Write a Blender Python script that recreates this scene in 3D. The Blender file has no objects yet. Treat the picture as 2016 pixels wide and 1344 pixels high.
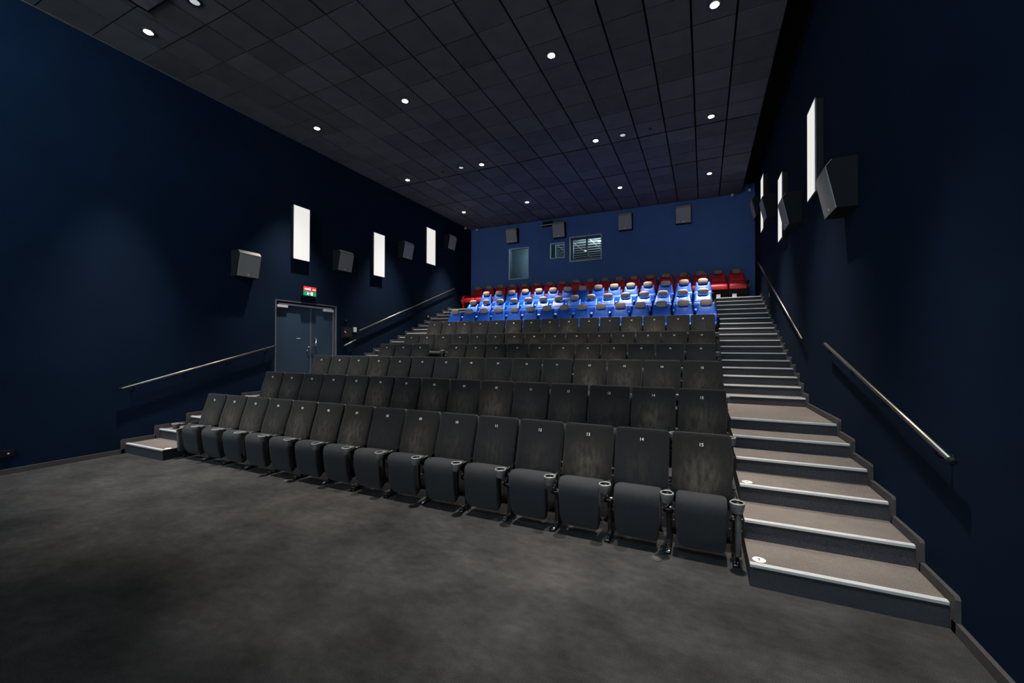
import bpy, math, random
from mathutils import Vector, Matrix
random.seed(4)
C = bpy.context.scene.collection
R = math.radians
# ---------------------------------------------------------------- camera
CAM = Vector((8.0132, 0.0, 1.8569))
yaw, pitch, roll = 0.4275657, 0.0079137, 0.0035789
F_PX, OX, OY = 805.704, 10.851, 7.245
cam = bpy.data.cameras.new('camera'); cam_ob = bpy.data.objects.new('camera', cam); C.objects.link(cam_ob)
r0 = Vector((math.cos(yaw), math.sin(yaw), 0)); f0 = Vector((-math.sin(yaw), math.cos(yaw), 0)); u0 = Vector((0, 0, 1))
Fv = f0*math.cos(pitch)+u0*math.sin(pitch); U1 = -f0*math.sin(pitch)+u0*math.cos(pitch)
Rv = r0*math.cos(roll)+U1*math.sin(roll); Uv = -r0*math.sin(roll)+U1*math.cos(roll)
m = Matrix((Rv, Uv, -Fv)).transposed().to_4x4(); m.translation = CAM
cam_ob.matrix_world = m
cam.sensor_width = 36; cam.lens = 36*F_PX/2016; cam.shift_x = -OX/2016; cam.shift_y = OY/2016
cam.clip_start = 0.05; cam.clip_end = 100
bpy.context.scene.camera = cam_ob
sc = bpy.context.scene
sc.view_settings.view_transform = 'Standard'; sc.view_settings.look = 'None'
sc.view_settings.gamma = 1; sc.view_settings.use_curve_mapping = False
sc.view_settings.exposure = 0.0
# ---------------------------------------------------------------- world and light levels
w = bpy.data.worlds.new('world'); sc.world = w; w.use_nodes = True
w.node_tree.nodes['Background'].inputs[0].default_value = (0.02, 0.03, 0.05, 1)
w.node_tree.nodes['Background'].inputs[1].default_value = 0.05
SPOT_W = 2000.0            # seating downlights
SPOT_W_FRONT = 2300.0    # first row of downlights, over the open floor
#
SCREEN_FILL_W = 2400.0           # unseen spots, added to light the screen as fill      
SPOT_COL = (1.0, 0.94, 0.87)
WALL_FILL_W = 1150.0          # unseen floodlights, added to brighten the side walls
SCREEN_FILL_COL = (.86, .95, 1.0)
LAMP_X = [-0.25, 2.346, 5.574, 8.158]
LAMP_Y = [3.54, 6.744, 9.971, 13.201]
sc.cycles.max_bounces = 8; sc.cycles.diffuse_bounces = 5; sc.cycles.sample_clamp_indirect = 3
sc.cycles.use_denoising = True

# ---------------------------------------------------------------- helpers
XL, XR, YB, ZC, YF = -1.227, 9.536, 15.369, 7.008, -7.0
class MB:
    def __init__(s): s.v = []; s.f = []; s.mi = []; s.sm = []
    def add(s, vs, fs, mi=0, smooth=False):
        o = len(s.v); s.v += [tuple(p) for p in vs]
        for f in fs: s.f.append([i+o for i in f]); s.mi.append(mi); s.sm.append(smooth)
    def box(s, x0, x1, y0, y1, z0, z1, mi=0):
        vs = [(x, y, z) for z in (z0, z1) for y in (y0, y1) for x in (x0, x1)]
        s.add(vs, [(0,2,3,1),(4,5,7,6),(0,1,5,4),(2,6,7,3),(0,4,6,2),(1,3,7,5)], mi)
    def prism(s, prof, a0, a1, axis='x', mi=0):
        n = len(prof)
        def P(t, q): return {'x': (t, q[0], q[1]), 'y': (q[0], t, q[1]), 'z': (q[0], q[1], t)}[axis]
        s.add([P(a0, q) for q in prof]+[P(a1, q) for q in prof],
              [tuple(range(n)), tuple(range(2*n-1, n-1, -1))]+[(i, i+n, (i+1) % n+n, (i+1) % n) for i in range(n)], mi)
    def tube(s, pts, r, n=10, mi=0, caps=True, ry=None):
        pts = [Vector(p) for p in pts]; rings = []
        for i, p in enumerate(pts):
            d = (pts[min(i+1, len(pts)-1)]-pts[max(i-1, 0)]).normalized()
            a = d.cross(Vector((0, 0, 1)));
            if a.length < 1e-3: a = Vector((1, 0, 0))
            a.normalize(); b = d.cross(a)
            rr = r[i] if isinstance(r, (list, tuple)) else r
            rings.append([p+a*rr*math.cos(2*math.pi*k/n)+b*rr*math.sin(2*math.pi*k/n) for k in range(n)])
        s.rings(rings, mi, caps)
    def rings(s, rings, mi=0, caps=True, smooth=True):
        n = len(rings[0]); vs = [q for r_ in rings for q in r_]; fs = []
        for i in range(len(rings)-1):
            for k in range(n):
                fs.append((i*n+k, i*n+(k+1) % n, (i+1)*n+(k+1) % n, (i+1)*n+k))
        s.add(vs, fs, mi, smooth)
        if caps:
            o = len(s.v)-len(vs)
            s.f.append([o+k for k in range(n)][::-1]); s.mi.append(mi); s.sm.append(False)
            s.f.append([o+(len(rings)-1)*n+k for k in range(n)]); s.mi.append(mi); s.sm.append(False)
    def lathe(s, prof, c=(0, 0, 0), n=20, mi=0, axis='z', caps=True):
        rings = []
        for rr, h in prof:
            ring = []
            for k in range(n):
                a = 2*math.pi*k/n; x, y = rr*math.cos(a), rr*math.sin(a)
                q = {'z': (x, y, h), 'x': (h, x, y), 'y': (x, h, y)}[axis]
                ring.append((c[0]+q[0], c[1]+q[1], c[2]+q[2]))
            rings.append(ring)
        s.rings(rings, mi, caps)
    def slab(s, spine, n=20, p=0.35, mi=0):
        """rounded cushion: spine of (y, z, width, thickness[, xc])"""
        rings = []
        for i, q in enumerate(spine):
            a = spine[max(i-1, 0)]; b = spine[min(i+1, len(spine)-1)]
            t = Vector((0, b[0]-a[0], b[1]-a[1])).normalized(); nrm = Vector((0, t.z, -t.y))
            xc = q[4] if len(q) > 4 else 0
            ring = []
            for k in range(n):
                an = 2*math.pi*(k+.5)/n; ca, sa = math.cos(an), math.sin(an)
                x = math.copysign(abs(ca)**p, ca)*q[2]/2; h = math.copysign(abs(sa)**p, sa)*q[3]/2
                ring.append(Vector((xc+x, q[0], q[1]))+nrm*h)
            rings.append(ring)
        s.rings(rings, mi, True)
    def mesh(s, name, mats):
        me = bpy.data.meshes.new(name); me.from_pydata(s.v, [], s.f)
        for mt in (mats if isinstance(mats, (list, tuple)) else [mats]): me.materials.append(mt)
        for p_, mi, sm in zip(me.polygons, s.mi, s.sm): p_.material_index = mi; p_.use_smooth = sm
        me.validate(); me.update()
        import bmesh
        bm = bmesh.new(); bm.from_mesh(me); bmesh.ops.recalc_face_normals(bm, faces=bm.faces); bm.to_mesh(me); bm.free()
        return me
    def build(s, name, mats, parent=None, **kw):
        o = bpy.data.objects.new(name, s.mesh(name, mats)); C.objects.link(o)
        if parent: o.parent = parent
        tag(o, **kw); return o
def tag(o, label=None, cat=None, group=None, kind=None):
    if label: o['label'] = label
    if cat: o['category'] = cat
    if group: o['group'] = group
    if kind: o['kind'] = kind
def empty(name, loc, label, cat, group=None, rz=0):
    o = bpy.data.objects.new(name, None); C.objects.link(o); o.location = loc; o.rotation_euler.z = rz
    o.empty_display_size = .1; tag(o, label, cat, group); return o
def copy_tree(o, parent=None):
    c = o.copy(); C.objects.link(c)
    if parent: c.parent = parent
    for ch in list(o.children): copy_tree(ch, c)
    return c

# ---------------------------------------------------------------- materials
def mat(name, col, rough=.6, metal=0, spec=.5, noise=None, bump=None, emit=None, coat=0, sheen=0):
    """noise = (scale, amount, (sx,sy,sz)); bump = (scale, strength)"""
    mt = bpy.data.materials.new(name); mt.use_nodes = True
    nt = mt.node_tree; N = nt.nodes; L = nt.links; b = N['Principled BSDF']
    b.inputs['Base Color'].default_value = (*col, 1); b.inputs['Roughness'].default_value = rough
    b.inputs['Metallic'].default_value = metal; b.inputs['Specular IOR Level'].default_value = spec
    b.inputs['Coat Weight'].default_value = coat; b.inputs['Sheen Weight'].default_value = sheen
    tc = N.new('ShaderNodeTexCoord')
    if noise:
        mp = N.new('ShaderNodeMapping'); L.new(tc.outputs['Object'], mp.inputs[0]); mp.inputs['Scale'].default_value = noise[2]
        nz = N.new('ShaderNodeTexNoise'); nz.inputs['Scale'].default_value = noise[0]; nz.inputs['Detail'].default_value = 6
        L.new(mp.outputs[0], nz.inputs['Vector'])
        mr = N.new('ShaderNodeMapRange'); mr.inputs[1].default_value = .3; mr.inputs[2].default_value = .7
        mr.inputs[3].default_value = 1-noise[1]; mr.inputs[4].default_value = 1+noise[1]
        L.new(nz.outputs['Fac'], mr.inputs[0])
        vm = N.new('ShaderNodeVectorMath'); vm.operation = 'SCALE'; vm.inputs[0].default_value = col
        L.new(mr.outputs[0], vm.inputs['Scale']); L.new(vm.outputs[0], b.inputs['Base Color'])
    if bump:
        nb = N.new('ShaderNodeTexNoise'); nb.inputs['Scale'].default_value = bump[0]; nb.inputs['Detail'].default_value = 3
        L.new(tc.outputs['Object'], nb.inputs['Vector'])
        bp = N.new('ShaderNodeBump'); bp.inputs['Strength'].default_value = bump[1]; bp.inputs['Distance'].default_value = .01
        L.new(nb.outputs['Fac'], bp.inputs['Height']); L.new(bp.outputs[0], b.inputs['Normal'])
    if emit:
        b.inputs['Emission Color'].default_value = (*emit[0], 1); b.inputs['Emission Strength'].default_value = emit[1]
    return mt
def carpet(name, col, amt=.35):
    mt = mat(name, col, .95, spec=.1, bump=(260, .5))
    nt = mt.node_tree; N = nt.nodes; L = nt.links; b = N['Principled BSDF']; tc = N.new('ShaderNodeTexCoord')
    def noise(sc_, vec=(1, 1, 1), det=5):
        mp = N.new('ShaderNodeMapping'); L.new(tc.outputs['Object'], mp.inputs[0]); mp.inputs['Scale'].default_value = vec
        n = N.new('ShaderNodeTexNoise'); n.inputs['Scale'].default_value = sc_; n.inputs['Detail'].default_value = det
        n.inputs['Roughness'].default_value = .6
        L.new(mp.outputs[0], n.inputs['Vector']); return n.outputs['Fac']
    def rng(o, a, b_, lo, hi):
        r_ = N.new('ShaderNodeMapRange'); r_.inputs[1].default_value = a; r_.inputs[2].default_value = b_
        r_.inputs[3].default_value = lo; r_.inputs[4].default_value = hi; L.new(o, r_.inputs[0]); return r_.outputs[0]
    def mul(a, b_):
        x = N.new('ShaderNodeMath'); x.operation = 'MULTIPLY'; L.new(a, x.inputs[0]); L.new(b_, x.inputs[1]); return x.outputs[0]
    f = mul(rng(noise(1.7, (1, 1.2, 1)), .3, .7, 1-amt, 1+amt), rng(noise(9, (1, 1.6, 1)), .3, .7, 1-amt*.5, 1+amt*.5))
    f = mul(f, rng(noise(230, (1, 1, 1), 2), .35, .65, .5, 1.5))
    vm = N.new('ShaderNodeVectorMath'); vm.operation = 'SCALE'; vm.inputs[0].default_value = col
    L.new(f, vm.inputs['Scale']); L.new(vm.outputs[0], b.inputs['Base Color'])
    return mt
def fabric(name, cols, dirt=(.085, .072, .058), dirt_amt=.42):
    """seat fabric: tone varies from seat to seat, worn pale patch low on the seat back"""
    mt = mat(name, cols[0], .9, spec=.15, bump=(300, .25), sheen=.06)
    nt = mt.node_tree; N = nt.nodes; L = nt.links; b = N['Principled BSDF']
    oi = N.new('ShaderNodeObjectInfo'); cr = N.new('ShaderNodeValToRGB')
    cr.color_ramp.elements[0].color = (*cols[0], 1); cr.color_ramp.elements[1].color = (*cols[1], 1)
    L.new(oi.outputs['Random'], cr.inputs[0])
    tc = N.new('ShaderNodeTexCoord'); sp = N.new('ShaderNodeSeparateXYZ'); L.new(tc.outputs['Object'], sp.inputs[0])
    def M(op, a, b_=None):
        x = N.new('ShaderNodeMath'); x.operation = op
        for i, q in enumerate((a, b_)):
            if q is None: continue
            if isinstance(q, (int, float)): x.inputs[i].default_value = q
            else: L.new(q, x.inputs[i])
        return x.outputs[0]
    dz = M('DIVIDE', M('SUBTRACT', sp.outputs[2], .62), .22); dx = M('DIVIDE', sp.outputs[0], .17)
    d = M('ADD', M('MULTIPLY', dz, dz), M('MULTIPLY', dx, dx)); fall = M('POWER', 2.718, M('MULTIPLY', d, -1))
    mp = N.new('ShaderNodeMapping'); mp.inputs['Scale'].default_value = (1, 1, .22); L.new(tc.outputs['Object'], mp.inputs[0])
    ad = N.new('ShaderNodeVectorMath'); ad.operation = 'ADD'; L.new(mp.outputs[0], ad.inputs[0]); L.new(oi.outputs['Location'], ad.inputs[1])
    nz = N.new('ShaderNodeTexNoise'); nz.inputs['Scale'].default_value = 26; nz.inputs['Detail'].default_value = 3; L.new(ad.outputs[0], nz.inputs['Vector'])
    st = N.new('ShaderNodeMapRange'); st.inputs[1].default_value = .35; st.inputs[2].default_value = .7; L.new(nz.outputs['Fac'], st.inputs[0])
    fac = M('MULTIPLY', M('MULTIPLY', fall, M('ADD', M('MULTIPLY', st.outputs[0], .8), .2)), M('MULTIPLY', oi.outputs['Random'], dirt_amt*2.2))
    mx = N.new('ShaderNodeMix'); mx.data_type = 'RGBA'; L.new(fac, mx.inputs[0]); L.new(cr.outputs[0], mx.inputs[6]); mx.inputs[7].default_value = (*dirt, 1)
    L.new(mx.outputs[2], b.inputs['Base Color'])
    return mt
NAVY = (0.0042, 0.0110, 0.0265)
M_wall = mat('navy_wall_paint', NAVY, .85, spec=.06, noise=(1.3, .10, (1, 1, 1)), bump=(60, .04))
M_backwall = mat('blue_wall_paint', (0.055, 0.108, 0.270), .8, spec=.1, noise=(1.0, .08, (1, 1, 1)))
M_carpet = carpet('charcoal_carpet', (.040, .0383, .0377), .38)
M_stair_lit = carpet('stair_carpet_lit', (.165, .140, .122), .12)  # stair carpet lightened, lamp light on the treads put into the colour
M_carpet_shaded = carpet('carpet_shaded', (.05, .049, .055), .12)  # same carpet darker, shade of the upright faces in its colour
M_skirt = mat('skirting_carpet', (.06, .055, .052), .9, spec=.2, bump=(200, .3))
M_alu = mat('aluminium_nosing', (.88, .85, .82), .38, metal=.3)
M_blackrub = mat('black_rubber', (.006, .006, .006), .7)
M_blackgap = mat('black_void', (.004, .004, .004), .9, spec=.1)
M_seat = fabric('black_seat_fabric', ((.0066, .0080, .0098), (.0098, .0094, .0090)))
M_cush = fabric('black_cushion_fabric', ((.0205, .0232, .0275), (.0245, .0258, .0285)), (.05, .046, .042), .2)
M_shell = mat('grey_seat_shell', (.07, .07, .068), .5)
M_plastic = mat('grey_armrest_plastic', (.11, .11, .105), .45, bump=(90, .1))
M_rim = mat('cup_rim_plastic', (.26, .26, .25), .4)
M_post = mat('black_gloss_metal', (.008, .008, .009), .25, spec=.6)
M_chrome = mat('bright_steel', (.7, .7, .7), .25, metal=1)
M_white = mat('white_number_print', (.85, .85, .83), .5)
def leather(name, c0, c1):
    mt = mat(name, c0, .46, spec=.6, bump=(120, .12))
    nt = mt.node_tree; oi = nt.nodes.new('ShaderNodeObjectInfo'); cr = nt.nodes.new('ShaderNodeValToRGB')
    cr.color_ramp.elements[0].color = (*c0, 1); cr.color_ramp.elements[1].color = (*c1, 1)
    nt.links.new(oi.outputs['Random'], cr.inputs[0]); nt.links.new(cr.outputs[0], nt.nodes['Principled BSDF'].inputs['Base Color']); return mt
M_blue = leather('blue_leather', (.002, .100, .56), (.003, .118, .62))
M_beige = mat('beige_leather', (.50, .36, .26), .5, bump=(120, .1))
M_red = leather('red_leather', (.50, .003, .012), (.58, .004, .014))
M_tile = mat('ceiling_tile', (.10, .10, .105), .9, spec=.1, bump=(80, .15))
def tile_variation(mt):
    nt = mt.node_tree; N = nt.nodes; L = nt.links
    tc = N.new('ShaderNodeTexCoord'); sp = N.new('ShaderNodeSeparateXYZ'); L.new(tc.outputs['Object'], sp.inputs[0])
    def M(op, a, b_):
        x = N.new('ShaderNodeMath'); x.operation = op
        for i, q in enumerate((a, b_)):
            if isinstance(q, (int, float)): x.inputs[i].default_value = q
            else: L.new(q, x.inputs[i])
        return x.outputs[0]
    ix = M('FLOOR', M('DIVIDE', M('SUBTRACT', sp.outputs[0], .116-6.43), .643), 0); iy = M('FLOOR', M('DIVIDE', M('SUBTRACT', sp.outputs[1], 3.202-12.88), .644), 0)
    cb = N.new('ShaderNodeCombineXYZ'); L.new(ix, cb.inputs[0]); L.new(iy, cb.inputs[1])
    wn = N.new('ShaderNodeTexWhiteNoise'); L.new(cb.outputs[0], wn.inputs['Vector'])
    nz = N.new('ShaderNodeTexNoise'); nz.inputs['Scale'].default_value = 3; nz.inputs['Detail'].default_value = 6; L.new(tc.outputs['Object'], nz.inputs['Vector'])
    f = M('MULTIPLY', M('ADD', M('MULTIPLY', wn.outputs['Value'], .32), .84), M('ADD', M('MULTIPLY', nz.outputs['Fac'], .5), .75))
    vm = N.new('ShaderNodeVectorMath'); vm.operation = 'SCALE'; vm.inputs[0].default_value = (.112, .113, .121)
    L.new(f, vm.inputs['Scale']); L.new(vm.outputs[0], N['Principled BSDF'].inputs['Base Color'])
tile_variation(M_tile)
M_lamp = mat('lamp_glow', (1, 1, 1), .5, emit=((1, .93, .82), 24))
M_reflector = mat('lamp_reflector', (.6, .6, .6), .25, metal=1)
M_trimring = mat('lamp_ring', (.02, .02, .022), .5)
M_diffuser = mat('sconce_diffuser', (.1, .1, .1), .6, emit=((1, .98, .92), .82))
M_speaker = mat('speaker_grille', (.30, .288, .275), .8, bump=(400, .2))
M_speakerbox = mat('speaker_box', (.009, .009, .011), .85, spec=.12)
M_spktop = mat('speaker_top', (.36, .32, .25), .7)
M_steel = mat('handrail_steel', (.34, .31, .25), .38, metal=1)
M_door = mat('door_paint', (.022, .046, .078), .5, noise=(1.2, .08, (1, 1, .4)))
M_doorframe = mat('door_frame_steel', (.16, .165, .18), .4, metal=.4)
M_closer = mat('door_closer_silver', (.7, .7, .7), .4, metal=.2)
M_winframe = mat('window_frame', (.62, .66, .74), .5)
M_booth = mat('booth_wall', (.10, .18, .22), .7)
M_boothtile = mat('booth_ceiling_tile', (.10, .135, .15), .8, noise=(2, .2, (1, 1, 1)))
M_boothbar = mat('booth_ceiling_bar', (.8, .82, .85), .5)
M_blind = mat('booth_blind', (.28, .40, .46), .6, noise=(2.5, .15, (1, 1, .5)))
M_signred = mat('sign_red', (.7, .02, .02), .5, emit=((.9, .03, .03), .55))
M_signgreen = mat('sign_green', (0, .3, .13), .5, emit=((0, .35, .14), .5))
M_signwhite = mat('sign_white', (.8, .8, .8), .5, emit=((1, 1, 1), .55))
M_black = mat('black_plastic', (.006, .006, .007), .7, spec=.2)
M_led = mat('red_led', (1, .1, .1), .5, emit=((1, .25, .2), 3))
M_card = mat('white_card', (.9, .88, .8), .6)
M_bluecard = mat('blue_card_edge', (.02, .12, .4), .6)
M_whitebox = mat('white_paper', (.75, .74, .74), .7)
gl = bpy.data.materials.new('window_glass'); gl.use_nodes = True
nt = gl.node_tree; nt.nodes.clear(); go = nt.nodes.new('ShaderNodeOutputMaterial'); g1 = nt.nodes.new('ShaderNodeBsdfTransparent'); g2 = nt.nodes.new('ShaderNodeBsdfGlossy'); g3 = nt.nodes.new('ShaderNodeMixShader')
g1.inputs[0].default_value = (.85, .93, .95, 1); g2.inputs['Roughness'].default_value = .02; g3.inputs[0].default_value = .08
nt.links.new(g1.outputs[0], g3.inputs[1]); nt.links.new(g2.outputs[0], g3.inputs[2]); nt.links.new(g3.outputs[0], go.inputs[0]); M_glass = gl

# ---------------------------------------------------------------- levels
STEPS = [(3.70,.170),(4.18,.335),(4.69,.497),(5.21,.645),(5.74,.788),(6.25,.926),(7.94,1.063),(8.285,1.214),(8.605,1.364),
         (8.95,1.504),(9.295,1.640),(9.65,1.780),(10.03,1.918),(10.38,2.056),(10.76,2.208),(11.13,2.360),(11.48,2.500),
         (11.81,2.645),(12.15,2.792),(12.50,2.945),(12.89,3.100),(13.28,3.245),(13.65,3.391)]
ROWFLOOR = {1:0, 2:.335, 3:.645, 4:.926, 5:1.214, 6:1.640, 7:2.056, 8:2.500, 9:2.945, 10:3.391}
TERR = [(4.52,.335),(5.65,.645),(6.76,.926),(8.80,1.214),(9.84,1.640),(10.86,2.056),(12.05,2.500),(13.10,2.945),(14.12,3.391)]
TX0, TX1 = -0.03, 8.335
def profile(steps, yend):
    pr = [(steps[0][0], -.05)]; z = -.05
    for y, zz in steps: pr.append((y, z)) if z > -.04 else None; pr.append((y, zz)); z = zz
    pr += [(yend, z), (yend, -.05)]; return pr
# ---------------------------------------------------------------- the room
b = MB(); b.box(XL-.1, XR+.1, YF, YB+.2, -.3, 0); b.build('floor', M_carpet, kind='structure')
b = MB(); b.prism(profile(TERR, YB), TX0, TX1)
b.build('floor_terrace', M_carpet_shaded, kind='structure')
# left wall with door opening
DY0, DY1, DZ0, DZ1 = 6.44, 8.20, .926, 2.99
b = MB(); X0 = XL-.25
b.box(X0, XL, YF, DY0, -.1, 7.5); b.box(X0, XL, DY1, YB+.2, -.1, 7.5); b.box(X0, XL, DY0, DY1, DZ1, 7.5); b.box(X0, XL, DY0, DY1, -.1, DZ0)
b.box(X0-.05, X0, DY0, DY1, DZ0, DZ1)
b.build('wall_left', M_wall, kind='structure')
b = MB(); b.box(XR, XR+.25, YF, YB+.2, -.1, 7.5); b.build('wall_right', M_wall, kind='structure')
b = MB(); b.box(XL-.25, XR+.25, YF-.2, YF, -.1, 7.5); b.build('wall_front', M_wall, kind='structure')
# back wall with three openings
WIN = [(.60, 1.50, 4.715, 6.005), (2.425, 3.035, 5.42, 6.04), (3.228, 4.498, 5.24, 6.21)]
b = MB(); y0, y1 = YB, YB+.22
xs = [XL-.2]
def wall_cells():
    edges = sorted(set([XL-.25, XR+.25]+[w_[0] for w_ in WIN]+[w_[1] for w_ in WIN]))
    for a, c in zip(edges[:-1], edges[1:]):
        hit = [w_ for w_ in WIN if w_[0] <= a+1e-6 and w_[1] >= c-1e-6]
        if hit: b.box(a, c, y0, y1, 0, hit[0][2]); b.box(a, c, y0, y1, hit[0][3], 7.5)
        else: b.box(a, c, y0, y1, 0, 7.5)
wall_cells(); b.build('wall_back', M_backwall, kind='structure')
# ceiling: tiles with open black joints under a black deck, dark slot along the right wall
b = MB(); b.box(XL-.2, XR+.2, YF, YB+.2, 7.35, 7.5, 1)
xl = [XL]+[.116+.643*k for k in range(-2, 15)]; xl = [x for x in xl if x <= 9.15]; xl[-1] = 9.15
xl = [XL]+[x for x in xl[1:] if x > XL+.1]
yl = []; y = 3.202-.644*16
while y < 15.3: yl.append(y); y += .644
yl = [q for q in yl if q > YF]; yl[-1] = YB
WIDE = (10.286, 12.218, 14.15)
def near_wide(q): return any(abs(q-w_) < .2 for w_ in WIDE)
for xa, xb in zip(xl[:-1], xl[1:]):
    for ya, yb in zip(yl[:-1], yl[1:]):
        ga = .030 if near_wide(ya) else .008; gb = .030 if near_wide(yb) else .008
        zz = random.uniform(0, .004)
        b.box(xa+(.016 if xa > XL+.01 else 0), xb-.016, ya+ga, yb-gb if yb < YB else yb, ZC+zz, ZC+.03, 0)
b.box(9.135, 9.15, YF, YB, ZC+.03, 7.35, 1)
for xx in xl[1:-1]: b.box(xx-.008, xx+.008, YF, YB, ZC+.034, ZC+.05, 1)
b.build('ceiling', [M_tile, M_blackgap], kind='structure')
# perimeter angle at left and long black lining of the slot at right
b = MB(); b.box(XL, XL+.02, YF, YB, ZC-.012, ZC-.002); b.build('trim_1', M_doorframe, kind='structure')
b = MB(); b.box(9.16, XR, YF, YB, 7.30, 7.349); b.box(XR-.012, XR-.001, YF, YB, ZC, 7.30); b.build('trim_2', M_blackgap, kind='structure')

# skirting that climbs with the steps
def skirting(name, xa, xb, stepz, gap=None):
    b = MB(); h = .075
    b.box(xa, xb, YF, STEPS[0][0]-.02, 0, h)
    z = 0
    for i, (y, zz) in enumerate(STEPS):
        yn = STEPS[i+1][0] if i+1 < len(STEPS) else YB
        ye = yn-.06 if i+1 < len(STEPS) else yn
        b.prism([(y-.07, z), (y, z), (y, zz), (ye+.01, zz), (ye, zz+h), (y-.055, zz+h), (y-.07, zz+h-.02)], xa, xb) if not (gap and gap[0] < yn and y < gap[1]) else \
            b.prism([(y-.07, z), (y, z), (y, zz), (gap[0], zz), (gap[0], zz+h), (y-.055, zz+h), (y-.07, zz+h-.02)], xa, xb) if y < gap[0] else b.prism([(gap[1], zz-.14), (ye, zz-.14), (ye, zz+h), (gap[1], zz+h)], xa, xb)
        z = zz
    b.build(name, M_skirt, kind='structure')
skirting('baseboard_right', XR-.03, XR-.001, STEPS)
skirting('baseboard_left', XL+.001, XL+.03, STEPS, gap=(DY0-.05, 7.9))

e = empty('added_projection_screen', (4.15, YF+.14, 1.3), 'large white projection screen on the front wall, unseen, added to bounce light', 'screen')  # unseen screen added as a reflector for light from the front
s_ = MB(); s_.box(-5.0, 5.0, -.02, .02, 0, 4.3); s_.build('screen_surface', mat('screen_white', (.85, .86, .86), .9, spec=.05), e)
s_ = MB()
for q in ((-5.1, -5.0, -.1, 4.4), (5.0, 5.1, -.1, 4.4), (-5.0, 5.0, -.1, 0), (-5.0, 5.0, 4.3, 4.4)): s_.box(q[0], q[1], -.14, .03, q[2], q[3])
s_.build('screen_frame', M_blackrub, e)
wash = bpy.data.lights.new('screen_fill_beam', 'SPOT'); wash.energy = SCREEN_FILL_W; wash.color = SCREEN_FILL_COL; wash.spot_size = R(95); wash.spot_blend = .8; wash.shadow_soft_size = .08  # added spots behind the camera, their light bounces off the screen
for k in range(5):
    x = .35+k*1.9
    e = empty('screen_fill_light', (x, -4.1, ZC), 'unseen black ceiling spotlight added to light the projection screen', 'spotlight', 'added fill spotlights on the screen')
    s_ = MB(); s_.tube([(0, 0, -.001), (0, 0, -.16)], .012, 8); s_.build('stem', M_black, e)
    s_ = MB(); s_.tube([(0, .08, -.13), (0, -.06, -.21), (0, -.062, -.21)], [.05, .075, .06], 16); s_.build('head', M_black, e)
    tag(e, label='unseen black ceiling spotlight added to light the screen, %s across it' % ['leftmost', 'second from the left', 'middle one', 'second from the right', 'rightmost'][k])
    l = bpy.data.objects.new('lamp_beam', wash); C.objects.link(l); l.parent = e; l.location = (0, -.09, -.23)
    l.rotation_euler = (Vector((0, -3.2, -3.2))).to_track_quat('-Z', 'Y').to_euler()

wall_fill = bpy.data.lights.new('wall_fill_beam', 'SPOT'); wall_fill.energy = WALL_FILL_W; wall_fill.color = (.50, .80, 1.0); wall_fill.spot_size = R(120); wall_fill.spot_blend = 1; wall_fill.shadow_soft_size = .15  # added out of view as cool fill for the side walls
for x, side, tgt, nm in ((.9, 1, (XL, 1.6, 4.9), 'left'), (7.4, -1, (XR, 2.2, 4.2), 'right')):
    e = empty('wall_fill_light', (x, -1.3, ZC), 'unseen black ceiling floodlight added to brighten the %s wall near the screen' % nm, 'spotlight', 'added fill floodlights on the side walls')
    s_ = MB(); s_.tube([(0, 0, -.001), (0, 0, -.14)], .012, 8); s_.build('stem', M_black, e)
    s_ = MB(); s_.box(-.10, .10, -.06, .05, -.24, -.12); s_.build('head', M_black, e)
    wd = wall_fill if side > 0 else wall_fill.copy(); wd.energy = WALL_FILL_W if side > 0 else WALL_FILL_W*.65
    l = bpy.data.objects.new('lamp_beam', wd); C.objects.link(l); l.parent = e; l.location = (-.11*side, .07, -.2)
    l.rotation_euler = (Vector(tgt)-Vector((x, -1.3, ZC))).to_track_quat('-Z', 'Y').to_euler()

# stairs
def staircase(xa, xb, label, side):
    e = empty('staircase', ((xa+xb)/2, STEPS[0][0], 0), label, 'stairs', 'carpeted side stairs')
    dx, dy = e.location.x, e.location.y
    b = MB(); pr = profile(STEPS, YB)
    # same carpet throughout, coloured as lit on treads and shaded on risers
    za = -.0
    n = len(STEPS)
    for i, (y, z) in enumerate(STEPS):
        yn = STEPS[i+1][0] if i+1 < n else YB
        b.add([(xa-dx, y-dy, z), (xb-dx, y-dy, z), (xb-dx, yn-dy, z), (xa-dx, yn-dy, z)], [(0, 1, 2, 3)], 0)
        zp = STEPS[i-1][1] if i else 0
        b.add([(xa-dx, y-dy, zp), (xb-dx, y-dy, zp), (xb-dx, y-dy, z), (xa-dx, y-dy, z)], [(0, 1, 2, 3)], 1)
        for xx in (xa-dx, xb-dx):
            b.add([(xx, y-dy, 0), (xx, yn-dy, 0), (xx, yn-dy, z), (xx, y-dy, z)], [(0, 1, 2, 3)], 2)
    b.build('stair_flight', [M_stair_lit, M_carpet_shaded, M_blackrub], e)
    for i, (y, z) in enumerate(STEPS):
        nb = MB(); ya = y-dy
        nb.box(xa-dx+.002, xb-dx-.032 if side > 0 else xb-dx, ya-.006, ya+.034, z, z+.006, 0)
        for q in (.004, .014, .024): nb.box(xa-dx+.002, xb-dx-.032 if side > 0 else xb-dx, ya+q-.004, ya+q+.002, z+.006, z+.0085, 0)
        nb.box(xa-dx+.002, xb-dx-.032 if side > 0 else xb-dx, ya-.009, ya-.0055, z-.016, z+.004, 0)
        nb.box(xa-dx+.002, xb-dx-.032 if side > 0 else xb-dx, ya-.006, ya-.0005, z-.040, z-.006, 1)
        nb.build('nosing', [M_alu, M_blackrub], e)
    return e
staircase(TX1+.005, XR-.001, 'right-hand flight of carpeted steps with bright metal nosings beside the handrails', 1)
staircase(XL+.031, TX0-.005, 'left-hand flight of dim carpeted steps with metal nosings below the double door', -1)

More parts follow.
